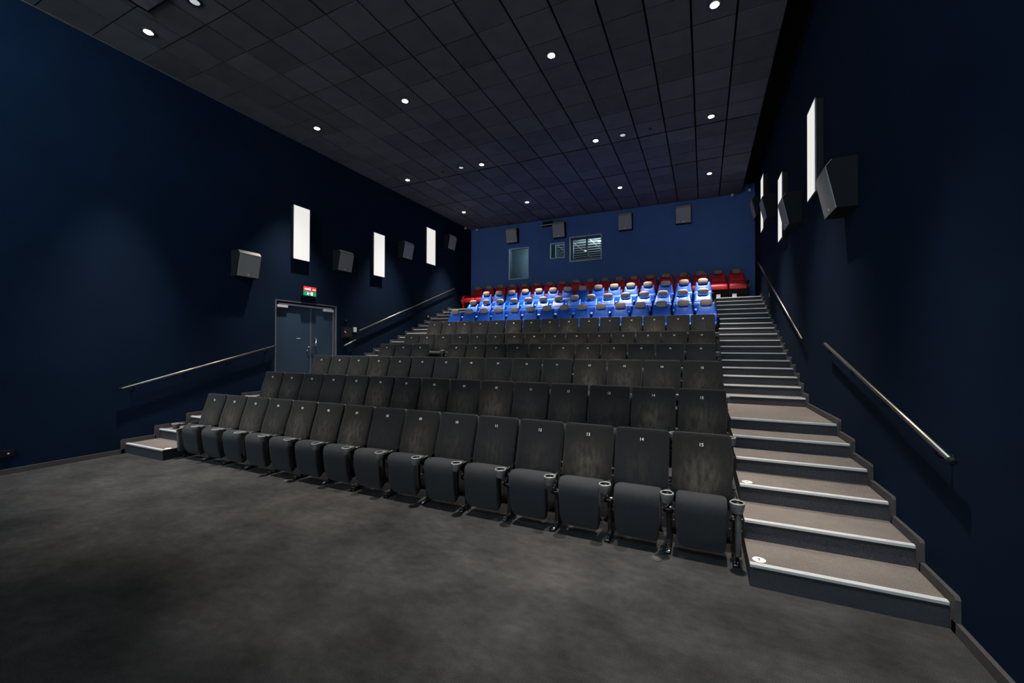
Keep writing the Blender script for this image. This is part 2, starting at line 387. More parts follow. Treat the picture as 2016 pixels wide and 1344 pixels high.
# ---------------------------------------------------------------- downlights
def downlight(x, y, lit, label, group):
    e = empty('ceiling_downlight', (x, y, ZC), label, 'ceiling light', group)
    return e
dl_ring = MB(); dl_ring.lathe([(.095, -.012), (.105, -.006), (.105, .004), (.08, .004), (.075, -.008)], n=24)
dl_cup = MB(); dl_cup.lathe([(.078, -.006), (.074, -.012), (.060, .0), (.052, .002), (.05, .006)], n=24)
dl_disc = MB(); dl_disc.lathe([(.066, -.010), (.05, -.020), (.03, -.024), (.001, -.025)], n=20)
me_ring = dl_ring.mesh('ring', M_trimring); me_cup = dl_cup.mesh('reflector', M_reflector); me_disc = dl_disc.mesh('lens', M_lamp)
M_deadlens = mat('unlit_lens_glint', (.3, .3, .3), .3, emit=((.85, .93, 1), .5)); me_dead = dl_disc.mesh('lens', M_deadlens)  # lens of an unlit lamp, glow stands in for a glass reflection
rown = {3.54:'frontmost row', 6.744:'second row back', 9.971:'third row back', 13.201:'row nearest the back wall'}
coln = ['by the left wall', 'left of centre', 'right of centre', 'by the right wall']
spot = bpy.data.lights.new('downlight_beam', 'SPOT'); spot.energy = SPOT_W; spot.color = SPOT_COL
spot.spot_size = R(55); spot.spot_blend = 1.0; spot.shadow_soft_size = .06
spotf = spot.copy(); spotf.energy = SPOT_W_FRONT; spotf.spot_size = R(42)
def add_light(e, data):
    l = bpy.data.objects.new('lamp_beam', data); C.objects.link(l); l.parent = e; l.location = (0, 0, -.04)
for iy, y in enumerate(LAMP_Y):
    for ix, x in enumerate(LAMP_X):
        e = empty('ceiling_downlight', (x, y, ZC), 'lit round ceiling downlight %s in the %s' % (coln[ix], rown[y]), 'ceiling light', 'lit ceiling downlights')
        for nm, me in (('ring', me_ring), ('reflector', me_cup), ('lens', me_disc)):
            o = bpy.data.objects.new(nm, me); C.objects.link(o); o.parent = e
        add_light(e, spotf if y < 4 else spot)
for x, y, lb in ((1.11, 3.51, 'unlit round ceiling downlight, lens reflection made to glow, beside the air grille at the top left'), (1.716, 9.90, 'unlit round ceiling downlight, lens reflection made to glow, left of a lit one, beside the left sprinkler'),
                 (6.232, 9.975, 'unlit round ceiling downlight, lens reflection made to glow, between a lit one and the right sprinkler')):
    e = empty('ceiling_downlight', (x, y, ZC), lb, 'ceiling light', 'unlit ceiling downlights with glowing glints')
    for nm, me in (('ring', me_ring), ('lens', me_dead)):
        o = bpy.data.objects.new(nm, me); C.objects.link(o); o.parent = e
for x, y, lb in ((1.049, 9.94, 'small sprinkler head hanging left of the left unlit downlight'), (6.867, 9.96, 'small sprinkler head hanging right of the right unlit downlight')):
    e = empty('sprinkler', (x, y, ZC), lb, 'sprinkler', 'ceiling sprinklers')
    s_ = MB(); s_.lathe([(.045, -.002), (.045, -.012), (.02, -.02)], n=14); s_.build('base_plate', M_trimring, e)
    s_ = MB(); s_.lathe([(.01, -.015), (.01, -.05), (.028, -.055), (.028, -.06), (.004, -.062)], n=12); s_.build('deflector', M_chrome, e)
e = empty('air_grille', (.55, 3.03, ZC), 'slatted black air grille in the ceiling at the top left edge', 'vent')
s_ = MB(); s_.box(-.3, .3, -.3, -.27, -.02, -.001); s_.box(-.3, .3, .27, .3, -.02, -.001); s_.box(-.3, -.27, -.27, .27, -.02, -.001); s_.box(.27, .3, -.27, .27, -.02, -.001); s_.box(-.27, .27, -.27, .27, -.003, -.001)
s_.build('frame', M_black, e)
for k in range(11):
    s_ = MB(); xx = -.25+k*.05; s_.prism([(xx-.014, -.018), (xx-.010, -.018), (xx+.014, -.004), (xx+.010, -.004)], -.27, .27, 'y'); s_.build('slat', M_doorframe, e)
for x, y, lb, g in ((8.852, 15.1, 'small silver ceiling spotlight near the right end of the back wall', 1), (9.33, 14.85, 'small silver spotlight in the dark slot at the right wall', 1),
                 (-1.12, 14.75, 'small silver spotlight high in the left back corner', 1), (-.80, 15.15, 'small grey spotlight right of the one in the left back corner', 1)):
    zz = ZC if x < 9.1 else 7.30
    e = empty('corner_spotlight', (x, y, zz), lb, 'spotlight', 'small corner spotlights')
    drop = zz-ZC
    s_ = MB(); s_.tube([(0, 0, -.001), (0, 0, -.07-drop)], .008, 8); s_.build('stem', M_black, e)
    s_ = MB(); s_.tube([(0, .05, -.08-drop), (0, -.05, -.11-drop), (0, -.055, -.112-drop)], [.03, .045, .02], 14); s_.build('head', M_closer, e)

# ---------------------------------------------------------------- wall panels (luminous)
def sconce(x_wall, y0, y1, z0, z1, side, label):
    e = empty('wall_light', (x_wall, (y0+y1)/2, z0), label, 'wall light', 'tall luminous wall lights')
    h = z1-z0; hw = (y1-y0)/2; d = .10*side
    s_ = MB(); a, c = sorted((0, d*.86)); s_.box(a+.001 if side > 0 else a, c if side > 0 else c-.001, -hw+.01, hw-.01, .01, h-.01); s_.build('housing', M_black, e)
    s_ = MB(); a, c = sorted((d*.86, d)); s_.box(a, c, -hw, hw, 0, h); s_.build('diffuser', M_diffuser, e)
    s_ = MB(); a, c = sorted((d*.86, d*1.03))
    for q in ((-hw-.006, -hw, -.006, h+.006), (hw, hw+.006, -.006, h+.006), (-hw, hw, -.006, 0), (-hw, hw, h, h+.006)): s_.box(a, c, *q)
    s_.build('edge_frame', M_doorframe, e)
sconce(XL, 6.82, 7.265, 4.045, 5.36, 1, 'tall glowing wall light on the left wall above the double door')
sconce(XL, 9.495, 9.955, 4.075, 5.378, 1, 'tall glowing wall light in the middle of the left wall')
sconce(XL, 12.095, 12.62, 4.94, 6.24, 1, 'tall glowing wall light at the far end of the left wall')
sconce(XR, 6.96, 7.43, 4.085, 5.40, -1, 'large tall glowing wall light nearest on the right wall, beside the big speaker')
sconce(XR, 9.64, 10.12, 4.11, 5.42, -1, 'tall glowing wall light second along the right wall, half behind a speaker')
sconce(XR, 12.50, 13.0, 5.06, 6.50, -1, 'narrow glowing wall light farthest along the right wall')

# ---------------------------------------------------------------- speakers
def speaker(loc, rz, label, h=.55, wdt=.48):
    """local: +y points into the room, wall at y=0"""
    e = empty('wall_speaker', loc, label, 'speaker', 'wedge-shaped wall speakers', rz)
    s_ = MB(); k = h/.55
    s_.prism([(.001, 0), (.001, .55*k), (.228, .55*k), (.285, .475*k), (.185, 0)], -wdt/2, wdt/2); s_.build('cabinet', [M_speakerbox], e)
    # grille on the sloping face
    s_ = MB(); nx = Vector((0, .475*k, -.10)).normalized()
    p0 = Vector((0, .187, .006)); p1 = Vector((0, .283, .47*k)); o_ = nx*.008
    ww = wdt/2-.012
    vs = [(-ww, p0.y, p0.z), (ww, p0.y, p0.z), (ww, p1.y, p1.z), (-ww, p1.y, p1.z)]
    s_.add(vs+[(v[0], v[1]+o_.y, v[2]+o_.z) for v in vs], [(0,1,2,3),(4,5,6,7),(0,1,5,4),(1,2,6,5),(2,3,7,6),(3,0,4,7)]); s_.build('grille', M_speaker, e)
    s_ = MB(); vs = [(-ww, .230, .549*k), (ww, .230, .549*k), (ww, .286, .478*k), (-ww, .286, .478*k)]; o2 = Vector((0, .8, .6))*.005
    s_.add(vs+[(v[0], v[1]+o2.y, v[2]+o2.z) for v in vs], [(0,1,2,3),(4,5,6,7),(0,1,5,4),(1,2,6,5),(2,3,7,6),(3,0,4,7)]); s_.build('top_flap', M_spktop, e)
    s_ = MB(); c_ = p0.lerp(p1, .10)+nx*.010; t_ = (p1-p0).normalized()
    vs = [Vector((sx*.022, c_.y, c_.z))+t_*sz*.014 for sx, sz in ((-1, -1), (1, -1), (1, 1), (-1, 1))]
    s_.add(vs+[v+nx*.002 for v in vs], [(0,1,2,3),(4,5,6,7),(0,1,5,4),(1,2,6,5),(2,3,7,6),(3,0,4,7)]); s_.build('badge', M_white, e)
L_ = ['nearest on the left wall, left of the first wall light', 'second along the left wall, above the door side rail', 'third along the left wall, between two wall lights', 'farthest on the left wall, near the back corner']
for (y, z), t in zip([(5.67, 3.39), (8.31, 3.975), (10.93, 4.85), (13.55, 5.74)], L_):
    speaker((XL, y, z), R(-90), 'dark wedge-shaped speaker '+t)
L_ = ['nearest and largest on the right wall', 'second along the right wall, overlapping a wall light', 'third along the right wall, overlapping the narrow wall light', 'farthest on the right wall, at the back corner']
for (y, z), t in zip([(5.80, 3.426), (8.58, 4.02), (11.33, 4.945), (13.58, 5.65)], L_):
    speaker((XR, y, z), R(90), 'dark wedge-shaped speaker '+t)
L_ = ['above the tall booth window', 'above the small square booth window', 'right of the wide booth window', 'rightmost on the blue back wall']
for x, t in zip((.82, 2.85, 5.395, 7.365), L_):
    speaker((x, YB, 6.20), R(180), 'dark wedge-shaped speaker %s, high on the back wall' % t if 'rightmost' not in t else 'dark wedge-shaped speaker rightmost on the blue back wall', h=.59, wdt=.50)
e = empty('wall_shelf', (2.37, YB, 6.72), 'thin shelf bracket with a metal edge left of the second back-wall speaker', 'shelf')
s_ = MB(); s_.box(-.24, .24, -.26, -.001, 0, .012); s_.build('shelf_board', M_black, e)
s_ = MB(); s_.box(-.24, .24, -.266, -.26, -.006, .018); s_.build('metal_edge', M_closer, e)
s_ = MB(); s_.box(-.2, .2, -.22, -.02, .012, .16); s_.build('box', M_speakerbox, e)

# ---------------------------------------------------------------- handrails
def rail(x_wall, side, p0, p1, label, nbr, name='handrail'):
    e = empty(name, (x_wall, p0[0], p0[1]), label, 'handrail', 'wall handrails')
    dy, dz = p1[0]-p0[0], p1[1]-p0[1]; xo = .08*side
    s_ = MB(); L0 = math.hypot(dy, dz); uy, uz = dy/L0, dz/L0
    s_.tube([(xo, 0, 0), (xo, dy*.5, dz*.5), (xo, dy, dz)], .018, 14); s_.build('rail_tube', M_steel, e)
    for k in (0, 1):
        s_ = MB(); a = Vector((xo, dy*k, dz*k)); d_ = Vector((0, uy, uz))*(1 if k else -1)
        s_.tube([a-d_*.002, a+d_*.02, a+d_*.028], [.023, .023, .012], 12); s_.build('end_cap', M_black, e)
    for k in range(nbr):
        t = (k+.5)/nbr if nbr > 1 else .5
        t = .06+.88*k/(nbr-1) if nbr > 1 else .5
        s_ = MB(); c_ = Vector((0, dy*t, dz*t))
        s_.tube([c_+Vector((.004*side, 0, -.07)), c_+Vector((xo*.8, 0, -.07)), c_+Vector((xo, 0, -.055)), c_+Vector((xo, 0, -.018))], .007, 8)
        s_.lathe([(.028, .001*side), (.028, .007*side)], (c_.x, c_.y, c_.z-.07), 14, axis='x'); s_.build('bracket', M_black, e)
rail(XR, -1, (3.55, 1.15), (6.55, 1.932), 'long steel handrail nearest on the right wall, beside the lowest steps', 4)
rail(XR, -1, (7.92, 2.02), (13.9, 4.44), 'steel handrail climbing the right wall beside the upper steps', 6)
rail(XL, 1, (3.60, 1.138), (6.36, 1.89), 'steel handrail on the left wall running up to the double door', 4)
rail(XL, 1, (8.95, 2.36), (13.95, 4.26), 'thin steel handrail climbing the left wall beyond the door', 5)
rail(XL, 1, (8.40, 1.91), (8.83, 2.09), 'short steel handrail stub below the black wall box', 2)

# ---------------------------------------------------------------- door
e = empty('door_1', (XL, DY0, DZ0), None, None); e['kind'] = 'structure'
hh = DZ1-DZ0; ww = DY1-DY0
s_ = MB()
s_.box(-.12, .012, -.012, .016, 0, hh+.012); s_.box(-.12, .012, ww-.016, ww+.012, 0, hh+.012); s_.box(-.12, .012, .016, ww-.016, hh-.012, hh+.012)
s_.box(-.055, -.02, ww-.075, ww-.055, 0, hh-.012); s_.box(-.055, -.03, ww-.045, ww-.030, 0, hh-.012)
s_.build('door_frame', M_doorframe, e)
s_ = MB(); s_.box(-.10, -.055, .020, 1.0, .01, hh-.035); s_.build('door_leaf', M_door, e)
lf = s_
s_ = MB(); s_.box(-.10, -.055, 1.005, ww-.075, .01, hh-.035); s_.build('door_leaf', M_door, e)
s_ = MB(); s_.box(-.055, -.045, .985, 1.015, .01, hh-.04); s_.build('meeting_strip', M_doorframe, e)
s_ = MB(); s_.box(-.055, -.015, .09, ww-.12, hh-.095, hh-.055); s_.build('closer_rail', M_closer, e)
s_ = MB(); s_.box(-.055, .0, .04, .32, hh-.16, hh-.10); s_.build('door_closer', M_closer, e)
s_ = MB(); s_.box(-.055, .0, ww-.40, ww-.09, hh-.16, hh-.10); s_.build('door_closer', M_closer, e)
s_ = MB(); s_.tube([(-.054, 1.12, .98), (-.005, 1.12, .98), (-.005, 1.12, 1.18), (-.054, 1.12, 1.18)], .011, 8); s_.build('door_handle', M_chrome, e)
s_ = MB(); s_.tube([(-.054, .90, .95), (-.005, .90, .95), (-.005, 1.04, .965)], .009, 8); s_.build('door_handle', M_chrome, e)
s_ = MB(); s_.lathe([(.02, -.055), (.02, -.035), (.012, -.03)], (0, .90, .86), 12, axis='x'); s_.build('lock_cylinder', M_chrome, e)
s_ = MB(); s_.box(-.055, -.05, .60, .70, 1.155, 1.175); s_.build('door_plate', M_closer, e)

# exit sign above the door
def text_mesh(body, size, name, mt, bold=.0, extrude=.0006):
    cu = bpy.data.curves.new(name, 'FONT'); cu.body = body; cu.size = size; cu.align_x = 'CENTER'; cu.align_y = 'CENTER'; cu.offset = bold; cu.extrude = extrude
    ob = bpy.data.objects.new(name, cu); C.objects.link(ob); dg = bpy.context.evaluated_depsgraph_get()
    me = bpy.data.meshes.new_from_object(ob.evaluated_get(dg)); C.objects.unlink(ob); bpy.data.objects.remove(ob)
    me.name = name; me.materials.clear(); me.materials.append(mt); return me
e = empty('exit_sign', (XL, 7.285, 3.175), 'small lit sign above the double door, red strip over a green running-figure strip', 'sign')
s_ = MB(); s_.box(.001, .10, -.19, .19, -.005, .235); s_.build('sign_box', M_black, e)
s_ = MB(); s_.box(.10, .104, -.185, .185, .118, .230); s_.build('red_panel', M_signred, e, label='glowing red strip with white lettering')
s_ = MB(); s_.box(.10, .104, -.185, .185, 0, .112); s_.build('green_panel', M_signgreen, e, label='glowing green strip with white running figure')
# white figure, door and arrow in the green strip (y along the wall, z up)
s_ = MB()
def q4(pts, x=.1045): s_.prism(pts, x, x+.0015)
q4([(.02, .012), (.085, .012), (.085, .1), (.02, .1)])
q4([(-.075, .085), (-.058, .085), (-.058, .102), (-.075, .102)])
q4([(-.085, .045), (-.055, .05), (-.048, .082), (-.068, .082)])
q4([(-.095, .018), (-.085, .015), (-.060, .05), (-.078, .052)])
q4([(-.06, .05), (-.035, .035), (-.03, .012), (-.04, .012), (-.05, .028), (-.072, .04)])
q4([(-.052, .08), (-.02, .06), (-.024, .053), (-.055, .068)])
q4([(-.03, .055), (.01, .055), (.01, .065), (-.03, .065)])
s_.build('running_figure', M_signwhite, e)
tm = text_mesh('KEIN  AUSGANG', .045, 'sign_lettering', M_signwhite, .001)
s_ = MB()
for k in range(6):
    y_ = -.155+k*.022; s_.box(.1045, .106, y_, y_+.014, .145, .185)
    if k % 2: s_.box(.1045, .106, y_, y_+.014, .185, .192)
for k in range(4):
    y_ = .075+k*.024; s_.box(.1045, .106, y_, y_+.016, .145, .180)
q4([(-.005, .215), (.005, .215), (.012, .165), (.03, .165), (0, .13), (-.03, .165), (-.012, .165)], .1045)
s_.build('sign_lettering', M_signwhite, e)
bpy.data.meshes.remove(tm)
# black wall box, white card, little sensors
e = empty('wall_box', (XL, 8.52, 2.15), 'matt black wall box with a small red light, right of the double door', 'box')
s_ = MB(); s_.box(.001, .10, -.15, .15, 0, .29); s_.build('housing', M_black, e)
s_ = MB(); s_.box(.10, .103, -.135, .135, .015, .275); s_.build('lid', M_blackrub, e)
s_ = MB(); s_.box(.103, .106, -.12, -.105, .155, .168); s_.box(.103, .106, -.095, -.075, .135, .146); s_.build('indicator_light', M_led, e)
e = empty('notice_card', (XL, 8.85, 2.31), 'small white and blue notice card at the lower end of the far left handrail', 'sign')
s_ = MB(); s_.box(.001, .012, -.075, .075, 0, .15); s_.build('blue_edge', M_bluecard, e)
s_ = MB(); s_.box(.012, .014, -.045, .07, .006, .144); s_.build('white_face', M_card, e)
for (x, y, z, side, lb) in ((XL, 11.98, 3.98, 1, 'small dark sensor on the left wall under the far wall light'), (XL, 8.53, 2.62, 1, 'small dark sensor above the black wall box')):
    e = empty('wall_sensor', (x, y, z), lb, 'sensor', 'small wall sensors')
    s_ = MB(); s_.box(.001, .012, -.04, .04, -.05, .05); s_.build('back_plate', M_black, e)
    s_ = MB(); s_.lathe([(.028, .012), (.026, .03), (.012, .042)], (0, 0, 0), 12, axis='x'); s_.build('sensor_dome', M_blackrub, e)
for (x, y, z, side, lb) in ((XR, 12.03, 3.23, -1, 'tiny silver step light on the right wall by the upper steps'), (XL, 12.3, 3.02, 1, 'tiny silver step light on the left wall by the upper steps')):
    e = empty('step_light', (x, y, z), lb, 'step light', 'wall step lights')
    s_ = MB(); a, c = sorted((.001*side, .02*side)); s_.box(a, c, -.045, .045, -.05, .05); s_.build('housing', M_black, e)
    s_ = MB(); a, c = sorted((.02*side, .026*side)); s_.box(a, c, -.012, .008, -.04, .04); s_.build('cover', M_card, e)
e = empty('wall_socket', (XL, 2.36, .30), 'small black wall socket low on the left wall at the picture edge', 'socket')
s_ = MB(); s_.box(.001, .03, -.09, .06, -.04, .05); s_.build('socket_box', M_black, e)
s_ = MB(); s_.lathe([(.012, .03), (.01, .036)], (0, 0, 0), 10, axis='x'); s_.build('screw', M_closer, e)

# ---------------------------------------------------------------- booth windows and booth
for n, (xa, xb, za, zb) in enumerate(WIN):
    e = empty('window_%d' % (n+1), ((xa+xb)/2, YB, za), None, None); e['kind'] = 'structure'
    hw = (xb-xa)/2; h = zb-za; t = .035
    s_ = MB()
    for q in ((-hw, -hw+t, 0, h), (hw-t, hw, 0, h), (-hw+t, hw-t, 0, t), (-hw+t, hw-t, h-t, h)): s_.box(q[0], q[1], -.02, .04, q[2], q[3])
    s_.build('window_frame', M_winframe, e)
    s_ = MB()
    for q in ((-hw, -hw+.012, 0, h), (hw-.012, hw, 0, h), (-hw+.012, hw-.012, 0, .012), (-hw+.012, hw-.012, h-.012, h)): s_.box(q[0], q[1], .04, .25, q[2], q[3])
    s_.build('reveal', M_booth, e)
    s_ = MB(); s_.box(-hw+.012, hw-.012, .12, .126, .012, h-.012); s_.build('glass_pane', M_glass, e)
    if n == 2:
        s_ = MB(); s_.box(-.03, .035, .20, .25, .012, h-.012); s_.box(-hw+.012, -hw+.10, .18, .25, .012, h-.012); s_.box(-hw+.1, hw-.012, .2, .25, h-.09, h-.012); s_.build('mullion', M_booth, e)
    if n == 1:
        s_ = MB(); s_.box(-hw+.012, -hw+.17, .14, .25, .012, h-.012); s_.build('mullion', M_booth, e)
# booth shell
b = MB(); by0, by1 = YB+.22, YB+5.2
b.box(-.4, 6.2, by1, by1+.1, 4.0, 6.6); b.box(-.5, -.4, by0, by1, 4.0, 6.6); b.box(6.2, 6.3, by0, by1, 4.0, 6.6); b.box(-.5, 6.3, by0, by1, 3.9, 4.0); b.box(1.75, 1.85, by0, by1, 4.0, 6.6)
b.build('wall_booth', M_booth, kind='structure')
b = MB(); b.box(-.5, 6.3, by0, by1, 6.42, 6.52, 0)
for k in range(11): yy = by0+.15+k*.45; b.box(1.85, 6.2, yy-.02, yy+.02, 6.40, 6.42, 1)
for k in range(6): xx = 2.1+k*.8; b.box(xx-.012, xx+.012, by0, by1, 6.402, 6.42, 1)
b.build('ceiling_booth', [M_boothtile, M_boothbar], kind='structure')
e = empty('booth_lamp', (1.45, YB+.62, 6.40), 'unseen lamp added behind the tall booth window to light the blind', 'lamp')  # added out of view to brighten the blind
s_ = MB(); s_.lathe([(.09, 0), (.09, -.02), (.07, -.03)], n=16); s_.build('ring', M_closer, e)
s_ = MB(); s_.lathe([(.068, -.028), (.05, -.045), (.002, -.05)], n=14); s_.build('lens', M_lamp, e)
l = bpy.data.lights.new('booth_light', 'POINT'); l.energy = 12; l.shadow_soft_size = .08; l.color = (.9, 1, 1)
lo = bpy.data.objects.new('lamp_beam', l); C.objects.link(lo); lo.parent = e; lo.location = (0, 0, -.4)
e = empty('booth_blind', (1.05, YB+1.25, 4.01), 'pale teal blind behind the tall back-wall window', 'blind')
s_ = MB(); s_.box(-.95, .65, 0, .02, 0, 2.30); s_.build('panel', M_blind, e)
s_ = MB(); s_.box(-.95, .65, -.01, .03, 2.30, 2.38); s_.build('head_rail', M_winframe, e)
for x, y, lb in ((4.02, 17.0, 'bright round lamp in the projection booth seen low in the wide window'), (3.5, 16.3, 'bright lamp in the projection booth seen high in the wide window')):
    e = empty('booth_lamp', (x, y, 6.40), lb, 'lamp', 'projection booth lamps')
    s_ = MB(); s_.lathe([(.09, 0), (.09, -.02), (.07, -.03)], n=16); s_.build('ring', M_closer, e)
    s_ = MB(); s_.lathe([(.068, -.028), (.05, -.045), (.002, -.05)], n=14); s_.build('lens', M_lamp, e)
    l = bpy.data.lights.new('booth_light', 'POINT'); l.energy = 30; l.shadow_soft_size = .08; l.color = (.95, 1, 1)
    lo = bpy.data.objects.new('lamp_beam', l); C.objects.link(lo); lo.parent = e; lo.location = (0, 0, -.35)

# ---------------------------------------------------------------- black cinema seat
def rounded(spine_pts, w, t, rnd=.04, top=True, bottom=True):
    """give a plain spine rounded ends"""
    out = []
    (y0_, z0_), (y1_, z1_) = spine_pts[0], spine_pts[-1]
    d0 = Vector((spine_pts[1][0]-y0_, spine_pts[1][1]-z0_)).normalized(); d1 = Vector((y1_-spine_pts[-2][0], z1_-spine_pts[-2][1])).normalized()
    T = lambda k: t[k] if isinstance(t, (list, tuple)) else t
    W = lambda k: w[k] if isinstance(w, (list, tuple)) else w
    for a in (90, 60, 30) if bottom else ():
        s1, c1 = math.sin(R(a)), math.cos(R(a))
        out.append((y0_-d0.x*rnd*s1, z0_-d0.y*rnd*s1, W(0)-2*rnd*(1-c1)*(1), max(T(0)*(.25+.75*c1), .006)))
    for k, (y, z) in enumerate(spine_pts): out.append((y, z, W(k), T(k)))
    for a in (30, 60, 90) if top else ():
        s1, c1 = math.sin(R(a)), math.cos(R(a)); k = len(spine_pts)-1
        out.append((y1_+d1.x*rnd*s1, z1_+d1.y*rnd*s1, W(k)-2*rnd*(1-c1), max(T(k)*(.25+.75*c1), .006)))
    return out
# backrest: front face passes (-.14,.50) (-.06,.80) (-.015,.943) (0,1.04)
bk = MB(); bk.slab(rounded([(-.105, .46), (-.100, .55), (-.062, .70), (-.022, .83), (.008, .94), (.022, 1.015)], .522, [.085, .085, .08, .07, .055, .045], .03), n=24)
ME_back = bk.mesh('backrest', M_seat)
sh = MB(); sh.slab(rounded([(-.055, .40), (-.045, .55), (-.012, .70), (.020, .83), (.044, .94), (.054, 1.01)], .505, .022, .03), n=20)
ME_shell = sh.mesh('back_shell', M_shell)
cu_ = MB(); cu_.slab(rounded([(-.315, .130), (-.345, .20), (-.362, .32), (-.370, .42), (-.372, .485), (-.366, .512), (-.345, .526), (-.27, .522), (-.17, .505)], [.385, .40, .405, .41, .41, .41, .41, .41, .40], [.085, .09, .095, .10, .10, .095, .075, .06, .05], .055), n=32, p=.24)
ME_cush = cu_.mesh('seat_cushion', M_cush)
pan = MB(); pan.slab(rounded([(-.245, .14), (-.27, .30), (-.275, .44)], .36, .05, .02), n=16)
ME_pan = pan.mesh('seat_pan', M_post)
def arm_mesh():
    a = MB(); a.slab([(-.412, .556, .06, .03), (-.405, .560, .075, .045), (-.375, .562, .072, .046), (-.350, .560, .060, .04), (-.340, .558, .045, .02)], n=14, p=.5, mi=0)
    a.slab([(-.345, .545, .035, .02), (-.22, .545, .034, .03), (-.10, .550, .03, .02)], n=12, p=.5, mi=1)
    return a.mesh('armrest', [M_plastic, M_post])
ME_arm = arm_mesh()
cp = MB(); cp.lathe([(.036, .500), (.046, .510), (.056, .555), (.059, .580), (.058, .584)], (0, -.462, 0), 24, mi=0, caps=False)
cp.lathe([(.058, .584), (.055, .590), (.050, .591), (.046, .587)], (0, -.462, 0), 24, mi=1, caps=False)
cp.lathe([(.046, .587), (.043, .530), (.001, .528)], (0, -.462, 0), 24, mi=2, caps=False)
ME_cup = cp.mesh('cup_holder', [M_plastic, M_rim, M_post])
po = MB()
po.slab([(-.372, .004, .05, .008), (-.36, .018, .056, .030), (-.30, .020, .056, .036), (-.05, .018, .056, .034), (.0, .016, .05, .03)], n=12, p=.5)
po.slab([(-.17, .02, .048, .10), (-.19, .15, .044, .08), (-.225, .32, .044, .075), (-.235, .42, .044, .07), (-.22, .56, .036, .10)], n=12, p=.5)
po.box(-.016, .016, -.255, -.02, .03, .50)
ME_post = po.mesh('stand', M_post)
bo = MB(); bo.lathe([(.007, .034), (.006, .042)], (.012, -.345, 0), 8); bo.lathe([(.007, .034), (.006, .042)], (-.012, -.345, 0), 8)
ME_bolt = bo.mesh('floor_bolts', M_chrome)
hi = MB(); hi.lathe([(.03, -.045), (.034, -.04), (.034, .04), (.03, .045)], (0, -.27, .375), 14, axis='x')
hi.slab([(-.335, .40, .03, .03), (-.315, .44, .03, .04), (-.29, .46, .026, .03)], n=10, p=.6)
ME_hinge = hi.mesh('hinge', M_post)
hb = MB()
for sx in (-1, 1):
    for (yy, zz) in ((-.305, .395), (-.30, .345), (-.31, .30)): hb.lathe([(.006, sx*.044), (.005, sx*.052)], (0, yy, zz), 8, axis='x')
ME_hb = hb.mesh('hinge_bolts', M_chrome)
sp_ = MB(); sp_.slab(rounded([(-.30, .13), (-.31, .30), (-.32, .47)], .045, .16, .02), n=14, p=.4)
ME_side = sp_.mesh('end_panel', M_shell)
NUM = {}
for k in range(1, 16):
    me = text_mesh('%02d' % k, .044, 'seat_number', M_white, .0003, .0008); NUM[k] = me
def part(name, me, parent, loc=(0, 0, 0), rot=None, label=None):
    o = bpy.data.objects.new(name, me); C.objects.link(o); o.parent = parent; o.location = loc
    if rot: o.rotation_euler = rot
    if label: o['label'] = label
    return o
PITCH = .55
def black_seat(x, y, z, num, label, group, broken=False, first=False, last=False, tilt=0):
    e = empty('cinema_seat', (x, y, z), label, 'seat', group)
    if not broken:
        bkr = part('backrest', ME_back, e)
        part('seat_number', NUM[num], bkr, (0, -.0265, .943), (R(90-15.5), 0, 0), 'white printed number %02d' % num)
        part('back_shell', ME_shell, e)
    part('seat_cushion', ME_cush, e); part('seat_pan', ME_pan, e)
    ends = [(.275, last)]+([(-.275, True)] if first else [])
    for xx, end in ends:
        a = part('armrest', ME_arm, e, (xx, 0, 0)); part('cup_holder', ME_cup, a)
        st = part('stand', ME_post, e, (xx, 0, 0)); part('floor_bolts', ME_bolt, st)
        hg = part('hinge', ME_hinge, e, (xx, 0, 0)); part('hinge_bolts', ME_hb, hg)
        if end: part('end_panel', ME_side, e, (xx+(.032 if xx > 0 else -.032)*.4, -.05, 0))
    return e
ROWS = {1:4.318, 2:5.366, 3:6.492, 4:8.580, 5:9.584, 6:10.672}
RNAME = {1:'front row', 2:'second row', 3:'third row', 4:'fourth row', 5:'fifth row', 6:'sixth row'}
RWHERE = {1:'', 2:'', 3:'', 4:', above the cross aisle', 5:'', 6:', below the blue seats'}
WORD = ['one','two','three','four','five','six','seven','eight','nine','ten','eleven','twelve','thirteen','fourteen','fifteen']
LOOK = {1:'its cushion and cup holder in full view', 2:'seen over the front row', 3:'seen over the second row', 4:'seen over the third row', 5:'seen over the fourth row', 6:'seen over the fifth row'}
XD = {1:.0, 2:.0, 3:.0, 4:-.03, 5:-.02, 6:0}
for r, y in ROWS.items():
    for n in range(1, 16):
        x = 7.989+XD[r]-PITCH*(15-n)
        br = (r == 4 and n == 4)
        lb = 'black fabric seat with white number %s in the %s%s' % (WORD[n-1], RNAME[r], RWHERE[r])
        if br: lb = 'seat without a backrest between seats three and five in the fourth row'
        s = black_seat(x, y, ROWFLOOR[r], n, lb, 'black numbered seats in the %s' % RNAME[r].split(',')[0], br, n == 1, n == 15)

